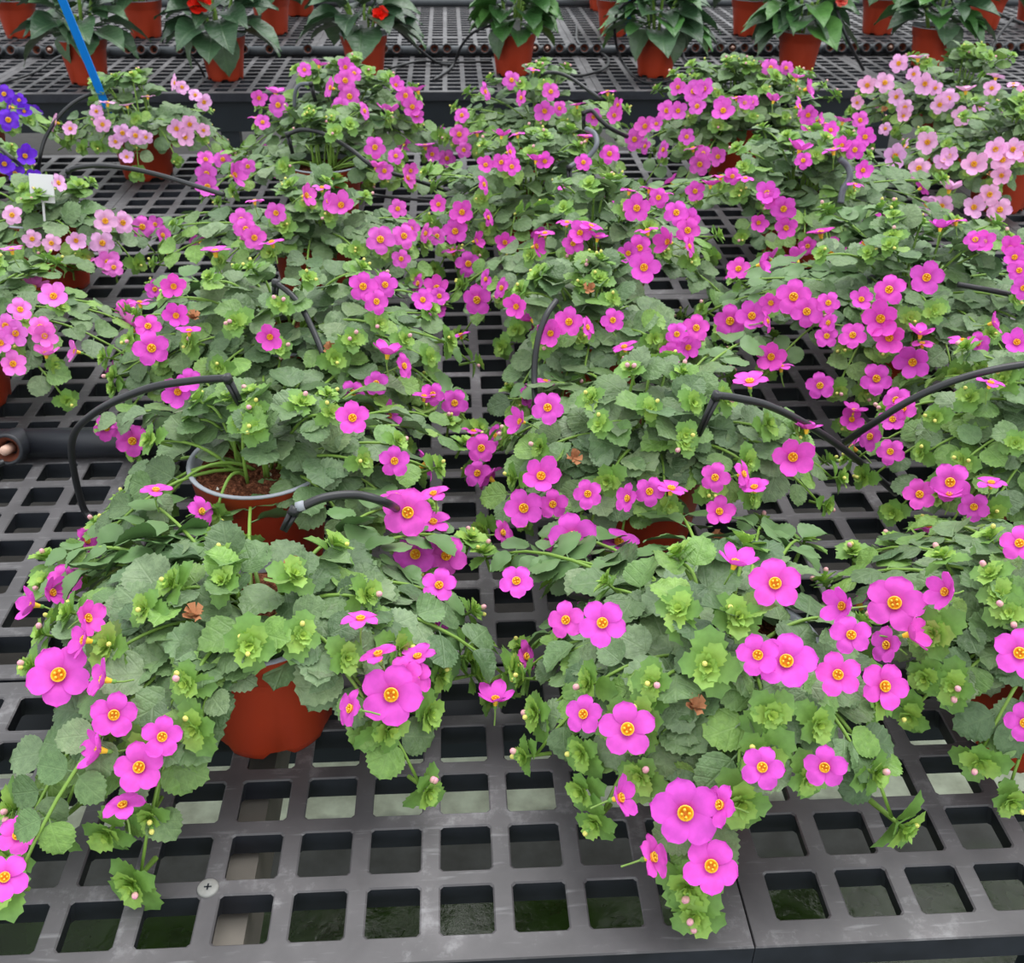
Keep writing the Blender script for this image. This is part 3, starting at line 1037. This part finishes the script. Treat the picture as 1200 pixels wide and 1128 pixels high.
    # flowers
    for q, d, flg in per[key]:
        dist = (q - CAM).dot(_F)
        dia = max(0.028, min(0.044, d / F * dist * 1.12))
        nm = normal(p, q)
        tc = (CAM - q).normalized()
        if flg == 'u':
            n = V((rnd.uniform(-0.25, 0.25), rnd.uniform(0.0, 0.35), 1)).normalized()
        elif flg == 's':
            sx = 1 if rnd.random() < 0.5 else -1
            n = (tc * 0.45 + V((sx * 0.9, 0, 0.25))).normalized()
        else:
            n = (tc * 0.85 + nm * 0.25 + rv(0.22)).normalized()
        add_flower(root, base, q + nm * 0.004 + tc * (0.06 if flg == 'f' else 0.022 if q.y < p[1] + 0.04 else 0.04) + V((0, 0, 0.006)), n, dia, p[4], d >= 44)
    # some on the side away from the aisle
    for _ in range(4):
        a = rnd.uniform(0.2, PI - 0.2)
        R = reach(p, a) * rnd.uniform(0.75, 0.97)
        x, y = p[0] + R * math.cos(a), p[1] + R * math.sin(a)
        q = V((x, y, height(p, x, y) * 0.8))
        nm = normal(p, q)
        add_flower(root, base, q + nm * 0.006, (nm + rv(0.3)).normalized(), 0.034, p[4], False)
    return root


ROOT = {k: build_bacopa(k) for k in PLANTS}

for px, py, k in ((228, 728, 'A'), (345, 672, 'A'), (812, 835, 'C'), (840, 637, 'C'), (672, 543, 'F'), (388, 415, 'H'), (228, 378, 'H'), (1160, 210, 'U'), (1075, 250, 'U'), (690, 345, 'G'), (775, 310, 'G'), (1035, 133, 'T')):
    _, q = hit(px, py, [k])
    b = V((PLANTS[k][0], PLANTS[k][1], 0))
    o = obj('withered_flower', WITHER, ROOT[k], zframe(q - b + V((0, 0, 0.006)), V((0.1, -0.4, 0.8)), 0.016, px))
    o['label'] = 'withered brown flower'


# ------------------------------------------------------------------ drip tubes and pipes
def drip(label, pts, r=0.0031, stake=None, mat='tube', ring=None):
    c = catmull(pts, 10)
    root = tag(empty('drip_tube', V((c[0].x, c[0].y, 0))), label, 'tube', 'drip tubes feeding the pots')
    off = root.location.copy()
    mb = MB()
    mb.tube([p - off for p in c], r, 10)
    obj('tube', mb.mesh('tube', [mat]), root)
    if stake:
        a, b = V(stake[0]), V(stake[1])
        d = (b - a).normalized()
        s = d.cross(V((0, 1, 0)))
        s = s.normalized() if s.length > 0.1 else V((1, 0, 0))
        mb = MB()
        for sg in (-1, 1):                                  # twin-ribbed dripper stake
            mb.tube([a + s * sg * 0.0021 - off, b + s * sg * 0.0016 - off], [0.0024, 0.0016], 6)
        mb.tube([a - d * 0.003 - off, a + d * 0.004 - off], 0.0046, 8)
        obj('stake', mb.mesh('stake', ['tube']), root)
    if ring:
        a, d = V(ring[0]), V(ring[1]).normalized()
        mb = MB()
        mb.tube([a - d * 0.003 - off, a + d * 0.003 - off], 0.0042, 10)
        rr = obj('collar', mb.mesh('collar', ['lining']), root)
        rr['label'] = 'clear collar on the tube'
    return root


Z, Y = at_z, at_y
e1 = Y(266, 443, 0.43)
drip('black drip tube arching from the grid to the bare-soil pot', [Z(112, 612, 0.0), Z(96, 590, 0.02), Y(84, 520, 0.49), Y(110, 484, 0.47), Y(170, 456, 0.45), Y(225, 446, 0.44), e1], 0.0036, (e1, Y(286, 482, 0.43)))
e2 = Y(345, 598, 0.27)
drip('black collared drip tube hooking into the plant beside the screw head', [Z(470, 600, 0.10), Y(455, 590, 0.30), Y(420, 580, 0.29), Y(380, 583, 0.28), e2], 0.0036, (e2, Y(332, 622, 0.262)), 'tube', (Y(352, 593, 0.271), V((1, 0, 0.3))))
e3 = Y(323, 331, 0.69)
drip('short hooked drip tube amid the middle bacopa', [e3, Y(338, 342, 0.68), Y(352, 358, 0.665), Y(366, 385, 0.645), Y(379, 416, 0.62)], 0.0034, (e3, Y(322, 352, 0.69)))
drip('drip tube dropping past the grey-rimmed pot', [Y(652, 352, 0.66), Y(640, 370, 0.64), Y(630, 400, 0.62), Y(626, 440, 0.60), Y(629, 478, 0.57), Z(640, 520, 0.05)], 0.0034)
e5 = Y(840, 463, 0.395)
drip('black drip tube sloping down onto the open grid patch', [e5, Y(862, 466, 0.40), Y(900, 475, 0.41), Y(945, 497, 0.43), Y(990, 527, 0.455), Y(1025, 556, 0.485), Z(1050, 578, 0.01)], 0.0036, (e5, Y(817, 512, 0.395)))
drip('long black drip tube rising away over the clustered blooms', [Y(990, 518, 0.50), Y(1020, 498, 0.47), Y(1070, 467, 0.455), Y(1130, 442, 0.45), Y(1200, 427, 0.45), Y(1270, 425, 0.46)], 0.0036)
drip('straight black drip tube entering the wide densely flowered bacopa', [Y(1122, 333, 0.73), Y(1160, 340, 0.72), Y(1200, 348, 0.71), Y(1260, 362, 0.70)], 0.0034)
e8 = Y(337, 157, 1.40)
drip('black drip tube arching over the wide bare soil', [e8, Y(355, 152, 1.40), Y(380, 157, 1.39), Y(410, 174, 1.37), Y(440, 196, 1.35), Y(490, 212, 1.36), Y(530, 226, 1.40), Z(570, 240, 0.02)], 0.0036, (e8, Y(343, 180, 1.40)))
drip('thin black drip tube lying on the grid behind the middle row', [Z(405, 222, 0.10), Z(450, 230, 0.09), Z(490, 234, 0.03), Z(530, 236, 0.012), Z(580, 234, 0.012)], 0.0026)
e9 = Y(136, 106, 1.76)
drip('black drip tube arching up to the blue-staked plant', [Z(46, 212, 0.0), Y(46, 190, 1.66), Y(54, 160, 1.68), Y(75, 130, 1.71), Y(102, 112, 1.74), e9], 0.0036, (e9, Y(142, 125, 1.76)))
e10 = Y(80, 200, 1.22)
drip('black drip tube leaving the white-carded pot', [e10, Y(92, 196, 1.22), Y(120, 194, 1.22), Y(155, 198, 1.22), Y(190, 206, 1.20), Y(230, 218, 1.16), Y(262, 228, 1.12)], 0.0036, (e10, Y(78, 226, 1.22)))
drip('dark drip tube slanting past the violet blooms', [Y(-30, 150, 1.45), Y(0, 174, 1.44), Y(20, 190, 1.42), Z(38, 206, 0.02)], 0.0034)
e11 = Y(667, 196, 1.18)
drip('greyed drip tube curled into a hook', [e11, Y(676, 190, 1.19), Y(690, 183, 1.20), Y(699, 170, 1.21), Y(697, 157, 1.23), Y(687, 151, 1.25)], 0.0040, (e11, Y(668, 226, 1.17)), 'tubegrey')
e11b = Y(684, 132, 1.55)
drip('black drip tube bent over behind the curled hook', [Z(735, 160, 0.12), Y(715, 150, 1.54), Y(703, 140, 1.54), Y(694, 130, 1.55), e11b], 0.0040, (e11b, Y(684, 152, 1.55)))
drip('black drip tube running over the rearmost central plant', [Y(632, 98, 1.68), Y(634, 88, 1.68), Y(650, 85, 1.68), Y(668, 91, 1.67), Y(690, 106, 1.64), Y(705, 116, 1.60)], 0.0034)
drip('silvery bent drip tube standing in foliage', [Y(984, 186, 1.15), Y(993, 195, 1.15), Y(996, 208, 1.14), Y(988, 222, 1.13), Y(985, 238, 1.12)], 0.0050, None, 'tubegrey')
e12 = Y(918, 118, 1.66)
drip('short upright dripper between the rearmost magenta plants', [Y(926, 128, 1.66), Y(922, 120, 1.66), e12], 0.0032, (e12, Y(909, 155, 1.65)))
e13 = Y(364, 98, 1.62)
drip('greyed drip tube looping on the plant behind the bare-soil one', [Y(345, 125, 1.62), Y(346, 108, 1.62), Y(352, 99, 1.62), e13], 0.0034, (e13, Y(370, 119, 1.62)), 'tubegrey')
drip('black collared drip tube under leaves of the plant over the panel joint', [Z(670, 695, 0.09), Z(690, 700, 0.10), Z(712, 706, 0.112), Z(728, 716, 0.12), Z(745, 735, 0.115)], 0.0042, None, 'tube', (Z(718, 708, 0.114), V((1, -0.4, 0))))


def manifold(label, x0, x1, y, r, sockets, mat, sr, side=-1):
    root = tag(empty('irrigation_pipe', V((x0, y, 0))), label, 'pipe')
    mb = MB()
    mb.tube([(0, 0, r), (x1 - x0, 0, r)], r, 20)
    obj('pipe', mb.mesh('pipe', [mat]), root)
    s = MB()
    s.lathe([(sr, 0.0), (sr, 0.034), (sr * 0.97, 0.036), (sr * 0.78, 0.036), (sr * 0.74, 0.032)], 20, 0)
    sm = s.mesh('socket', [mat])
    i = MB()
    i.lathe([(sr * 0.76, 0.033), (sr * 0.5, 0.028), (sr * 0.45, 0.010)], 20, 0, None, (False, True))
    im = i.mesh('socket_bore', ['rust'])
    n = MB()
    n.tube([(0, 0, 0.012), (0, 0, 0.040), (0, 0, 0.044)], [sr * 0.32, sr * 0.30, sr * 0.2], 12)
    nm = n.mesh('nozzle', ['nozzle'])
    for x, nz in sockets:
        m = Matrix.Translation((x - x0, 0, r * 1.05)) @ Matrix.Rotation(math.radians(72), 4, 'X')
        so_ = obj('socket', sm, root, m)
        obj('socket_bore', im, so_)
        if nz:
            obj('nozzle', nm, so_)
    return root


c = at_z(6, 541, 0.02)
manifold('thick black irrigation pipe on the bacopa bench with an open socket', -0.50, -0.02, 0.638, 0.0175, [(c.x, True)], 'pipe', 0.0185)
drip('black drip tube leaving the open pipe socket on the bacopa bench', [Z(5, 541, 0.03), Z(-4, 545, 0.028), Z(-30, 560, 0.01), Z(-60, 590, 0.008)], 0.0036)
manifold('thin black irrigation pipe mostly hidden under bacopa stems', -0.30, -0.02, 1.385, 0.0125, [], 'pipe', 0.012)
rp = random.Random(3)
xs = []
x = -1.6
while x < 2.1:
    if rp.random() < 0.78:
        xs.append((x, rp.random() < 0.15))
    x += 0.0385
manifold('long irrigation pipe with a row of rusty sockets on the far bench', -1.8, 2.3, 3.03, 0.014, xs, 'fargrey', 0.0150)
manifold('plain irrigation pipe along the rear of the far bench', -1.9, 2.8, 4.02, 0.014, [], 'fargrey', 0.0125)

# blue stake, white card
st = at_y(121, 116, 1.72)
tp = at_y(64, -22, 1.62)
ax = (tp - st).normalized()
mb = MB()
sd_ = ax.cross(V((0, 1, 0))).normalized() * 0.0075
dp = V((0, 0.0015, 0))
lo = st - ax * 0.10
vs = [lo * 1 - dp, lo + dp]
mb.add([st - sd_ - dp, st + sd_ - dp, tp + sd_ - dp, tp - sd_ - dp, st - sd_ + dp, st + sd_ + dp, tp + sd_ + dp, tp - sd_ + dp, lo - dp, lo + dp],
       [(0, 1, 2, 3), (7, 6, 5, 4), (1, 5, 6, 2), (0, 3, 7, 4), (3, 2, 6, 7), (8, 1, 0), (9, 4, 5), (8, 0, 4, 9), (1, 8, 9, 5)])
tag(obj('plant_stake', mb.mesh('plant_stake', ['blue'], False)), 'long bright blue plastic stake leaning in the pale pink plant', 'stake')
for (ax_, ay_, bx_, by_, yy, lab) in ((66, 10, 58, -25, 3.22, 'short blue stake in a far pot behind the long one'), (738, 10, 741, -25, 2.72, 'blue plastic stake standing in a far leafy plant')):
    a, b = at_y(ax_, ay_, yy), at_y(bx_, by_, yy)
    mb = MB()
    mb.box((-0.005, -0.0012, -0.07), (0.005, 0.0012, (b - a).length))
    o = obj('plant_stake', mb.mesh('plant_stake', ['blue'], False), None, zframe(a, b - a, 1))
    tag(o, lab, 'stake')
a = at_z(934, 59, 0.03)
mb = MB()
mb.lathe([(0.004, -0.012), (0.009, -0.008), (0.009, 0.006), (0.005, 0.014)], 12, 0, None, (True, True))
o = obj('hose_clip', mb.mesh('hose_clip', ['blue']), None, Matrix.Translation(a))
tag(o, 'small bright blue clip on the far irrigation pipe', 'clip')
a = at_y(49, 219, 1.125)
mb = MB()
mb.box((-0.017, -0.0006, -0.022), (0.017, 0.0006, 0.018))
mb.box((-0.0016, -0.0006, -0.10), (0.0016, 0.0006, -0.022))
o = obj('plant_label', mb.mesh('plant_label', ['tag'], False), None, Matrix.Translation(a) @ Matrix.Rotation(0.08, 4, 'Y') @ Matrix.Rotation(-0.2, 4, 'X'))
tag(o, 'blank white plant card pushed into the pale pink bacopa pot', 'plant label')


a = at_y(685, 312, 0.895)
mb = MB()
mb.box((-0.010, -0.0006, -0.03), (0.010, 0.0006, 0.012))
o = obj('plant_label', mb.mesh('plant_label', ['tag'], False), None, Matrix.Translation(a))
tag(o, 'tiny white card low among the dense magenta blooms', 'plant label')

# ------------------------------------------------------------------ far bench plants
def ruffled(mat, seed):
    r = random.Random(seed)
    mb = MB()
    for k in range(9):
        a = k * 2.4
        m = Matrix.Rotation(a, 4, 'Z') @ Matrix.Rotation(0.15 + 0.13 * k, 4, 'X') @ Matrix.Scale(1 - 0.06 * k, 4)
        vs = []
        for i in range(5):
            for u in (-1, -0.5, 0, 0.5, 1):
                t = i / 4
                hw = 0.42 * math.sin(PI * (0.12 + 0.72 * t)) ** 0.7
                vs.append(m @ V((u * hw, t * 0.62, 0.06 * math.sin(u * 6 + k) * t + 0.1 * t * t)))
        mb.add(vs, [(i * 5 + q, i * 5 + q + 1, i * 5 + q + 6, i * 5 + q + 5) for i in range(4) for q in range(4)])
    return mb.mesh('flower', [mat])


RED, CORAL = ruffled('red', 1), ruffled('coral', 2)
DARK = [lin(56, 86, 58), lin(66, 96, 66), lin(48, 76, 52), lin(76, 104, 74)]
MIDG = [lin(70, 116, 58), lin(84, 130, 64), lin(62, 104, 54)]


def leafy(x, y, label, kind, seed, flower=None, n=26, size=0.095, spread=0.16, top=0.23, tagc=None, extra=()):
    r = random.Random(seed)
    root = tag(empty('potted_foliage_plant', (x, y, 0)), label, 'potted plant', 'large leafy plants on the far bench')
    add_pot(root, r.uniform(0, 6))
    meshes, cols = (RLEAVES, MIDG) if kind == 'round' else (BLEAVES, DARK if kind == 'dark' else MIDG + DARK[:2])
    for i in range(5):                                # fleshy stems
        a = r.uniform(0, 2 * PI)
        p0 = V((0.02 * math.cos(a), 0.02 * math.sin(a), PH - 0.012))
        p1 = V((0.05 * math.cos(a), 0.05 * math.sin(a), top * r.uniform(0.75, 1.0)))
        mb = MB()
        mb.tube(catmull([p0, (p0 + p1) / 2 + V((0, 0, 0.01)), p1], 5), [0.0045] * 11, 6)
        obj('stem', mb.mesh('stem', ['stem']), root)
    n = int(n * 1.55)
    for i in range(n):
        f = i / n
        a = i * 2.4 + r.uniform(-0.3, 0.3)
        z = PH + 0.015 + (top - PH) * f + r.uniform(-0.01, 0.01)
        el = -0.22 + 1.05 * f + r.uniform(-0.25, 0.25)
        rad = 0.030 + 0.03 * (1 - f)
        ln = size * r.uniform(0.9, 1.35) * (1 - 0.25 * f)
        d = V((math.cos(a) * math.cos(el), math.sin(a) * math.cos(el), math.sin(el)))
        pos = V((rad * math.cos(a), rad * math.sin(a), z))
        up = (V((0, 0, 1)) + V((math.cos(a), math.sin(a), 0)) * 0.2 + V((r.uniform(-.3, .3), r.uniform(-.3, .3), 0))).normalized()
        if d.z > 0.8:
            up = V((-math.cos(a), -math.sin(a), 0.4))
        q = cols[r.randrange(len(cols))]
        k = r.uniform(0.85, 1.15)
        obj('leaf', meshes[r.randrange(len(meshes))], root, frame(pos, d, up, ln), (q[0] * k, q[1] * k, q[2] * k, 1))
    for (ang, el, ln) in extra:                       # long leaves drooping over the rim
        d = V((math.cos(ang) * math.cos(el), math.sin(ang) * math.cos(el), math.sin(el)))
        obj('leaf', BLEAVES[1], root, frame(V((0.052 * math.cos(ang), 0.052 * math.sin(ang), PH + 0.018)), d, V((math.cos(ang) * 0.8, math.sin(ang) * 0.8, 0.6)), ln), lin(92, 118, 88))
    if tagc:
        mb = MB()
        mb.box((-0.011, -0.0005, -0.03), (0.011, 0.0005, 0.03))
        o = obj('plant_label', mb.mesh('plant_label', ['tag'], False), None, Matrix.Translation((x + 0.005, y - 0.052, PH + 0.012)) @ Matrix.Rotation(0.15, 4, 'X'))
        tag(o, 'small white card in the far pot ' + tagc, 'plant label')
    if flower:
        for (px, py, s) in flower[1]:
            q = at_y(px, py, y - 0.075)
            o = obj('flower', flower[0], root, zframe(q - V((x, y, 0)), V((0.1, -0.85, 0.5)), s, seed))
            o['label'] = 'ruffled bright flower'
    return root


H = -PI / 2
leafy(-0.968, 2.66, 'dark leaved plant beside the long blue stake', 'dark', 1, None, 26, 0.10, tagc='beside the long blue stake', extra=((PI + 0.1, -0.25, 0.13), (H - 0.5, -1.1, 0.07)))
leafy(-0.603, 2.70, 'dark leaved plant with a red bloom and one leaf hanging over its pot', 'dark', 2, (RED, [(235, 5, 0.052)]), 26, 0.10, tagc='with the hanging leaf', extra=((H + 0.25, -1.05, 0.11), (PI + 0.5, -0.75, 0.10)))
leafy(-0.213, 2.715, 'dark leaved plant with a red bloom and bare pot front', 'dark', 3, (RED, [(445, 18, 0.042)]), 26, 0.105, tagc='with a red bloom and bare front', extra=((0.1, -0.2, 0.12), (PI - 0.2, 0.0, 0.11)))
leafy(0.206, 2.745, 'bushy plant with rounded crinkled mid green leaves', 'round', 4, None, 46, 0.075, top=0.25, tagc='of crinkled round leaves', extra=((H - 0.7, -0.9, 0.08),))
leafy(0.613, 2.72, 'leafy plant with broad pale lower leaves and a blue stake', 'mix', 5, None, 34, 0.10, extra=((H + 0.5, -0.9, 0.09), (H - 0.8, -0.6, 0.09), (-0.2, 0.0, 0.13)))
leafy(1.036, 2.755, 'leafy dark plant with a coral bloom', 'mix', 6, (CORAL, [(985, 2, 0.034)]), 34, 0.10, tagc='below the coral bloom', extra=((-0.1, -0.1, 0.13), (PI + 0.3, -0.3, 0.11)))
leafy(1.456, 2.82, 'leafy plant with fresh green upper leaves behind the tall pale bacopa', 'mix', 7, None, 36, 0.10, extra=((H + 0.3, -0.9, 0.09), (-0.1, 0.0, 0.14)))
BACK = [((20, 46), 'dark plant beyond the blue stake at the bench end'), ((168, 46), 'dark plant behind the blue-staked foliage'), ((318, 42), 'dark plant behind the red bloom with the hanging leaf'),
        ((350, 20), 'dark plant furthest behind the red blooms'), ((722, 44), 'leafy plant behind the pale-leaved one'), ((708, 14), 'leafy plant deepest on the far bench'),
        ((880, 44), 'leafy plant between the pale-leaved and the coral ones'), ((1033, 42), 'leafy plant behind the coral bloom'), ((1158, 36), 'leafy plant behind the fresh green one'), ((1215, 30), 'dark plant at the far corner of the bench')]
for i, ((px, py), lab) in enumerate(BACK):
    q = at_z(px, py, 0)
    leafy(q.x, q.y + 0.05, lab, 'dark' if i < 4 else 'mix', 20 + i, None, 22, 0.095)

far_t = 'thin drip tube looping '
drip(far_t + 'beside the hanging leaf pot', [Z(240, 90, 0.0), Y(232, 75, 2.72), Y(214, 55, 2.74), Y(218, 38, 2.74), Y(235, 35, 2.72)], 0.0035)
drip(far_t + 'on the far grid by the first leafy pot', [Z(0, 98, 0.008), Z(40, 85, 0.008), Z(66, 68, 0.02), Z(84, 62, 0.02)], 0.0035)
drip(far_t + 'below the red bloom over the far pipe', [Y(432, 22, 2.66), Y(455, 26, 2.70), Y(480, 48, 2.80), Z(510, 72, 0.01), Z(530, 76, 0.008)], 0.004)
drip(far_t + 'up to the crinkled plant', [Z(508, 94, 0.006), Z(530, 78, 0.008), Y(540, 55, 2.80), Y(555, 38, 2.74), Y(580, 28, 2.72)], 0.004)
drip(far_t + 'over the sockets by the crinkled plant', [Z(456, 80, 0.008), Z(490, 72, 0.008), Z(520, 73, 0.008), Z(575, 72, 0.008)], 0.004)
drip(far_t + 'in a wide bend behind the pale-leaved plant', [Z(676, 30, 0.01), Z(678, 50, 0.01), Z(700, 60, 0.01), Z(713, 70, 0.01), Z(705, 82, 0.008), Z(670, 88, 0.008), Z(632, 68, 0.02)], 0.004)
drip(far_t + 'up into the pale-leaved plant', [Z(800, 92, 0.006), Z(755, 96, 0.006), Y(728, 70, 2.74), Y(720, 30, 2.72), Y(728, 8, 2.70), Y(745, 0, 2.70)], 0.004)
drip(far_t + 'in a flat coil among the far sockets', [Z(800, 62, 0.008), Z(806, 72, 0.008), Z(835, 78, 0.008), Z(865, 74, 0.008), Z(868, 60, 0.01), Z(845, 50, 0.01), Z(805, 48, 0.01)], 0.004)
drip(far_t + 'down before the coral bloom plant', [Y(978, 2, 2.70), Y(985, 25, 2.68), Y(995, 50, 2.68), Z(1012, 82, 0.006)], 0.0045)
drip(far_t + 'across toward the bench corner', [Y(1135, 4, 2.80), Y(1165, 14, 2.85), Y(1195, 26, 2.90), Y(1240, 40, 2.9)], 0.0045)
drip(far_t + 'up from the far grid near the corner', [Z(1157, 77, 0.006), Y(1160, 62, 2.78), Y(1170, 42, 2.82), Y(1188, 20, 2.86)], 0.0045)
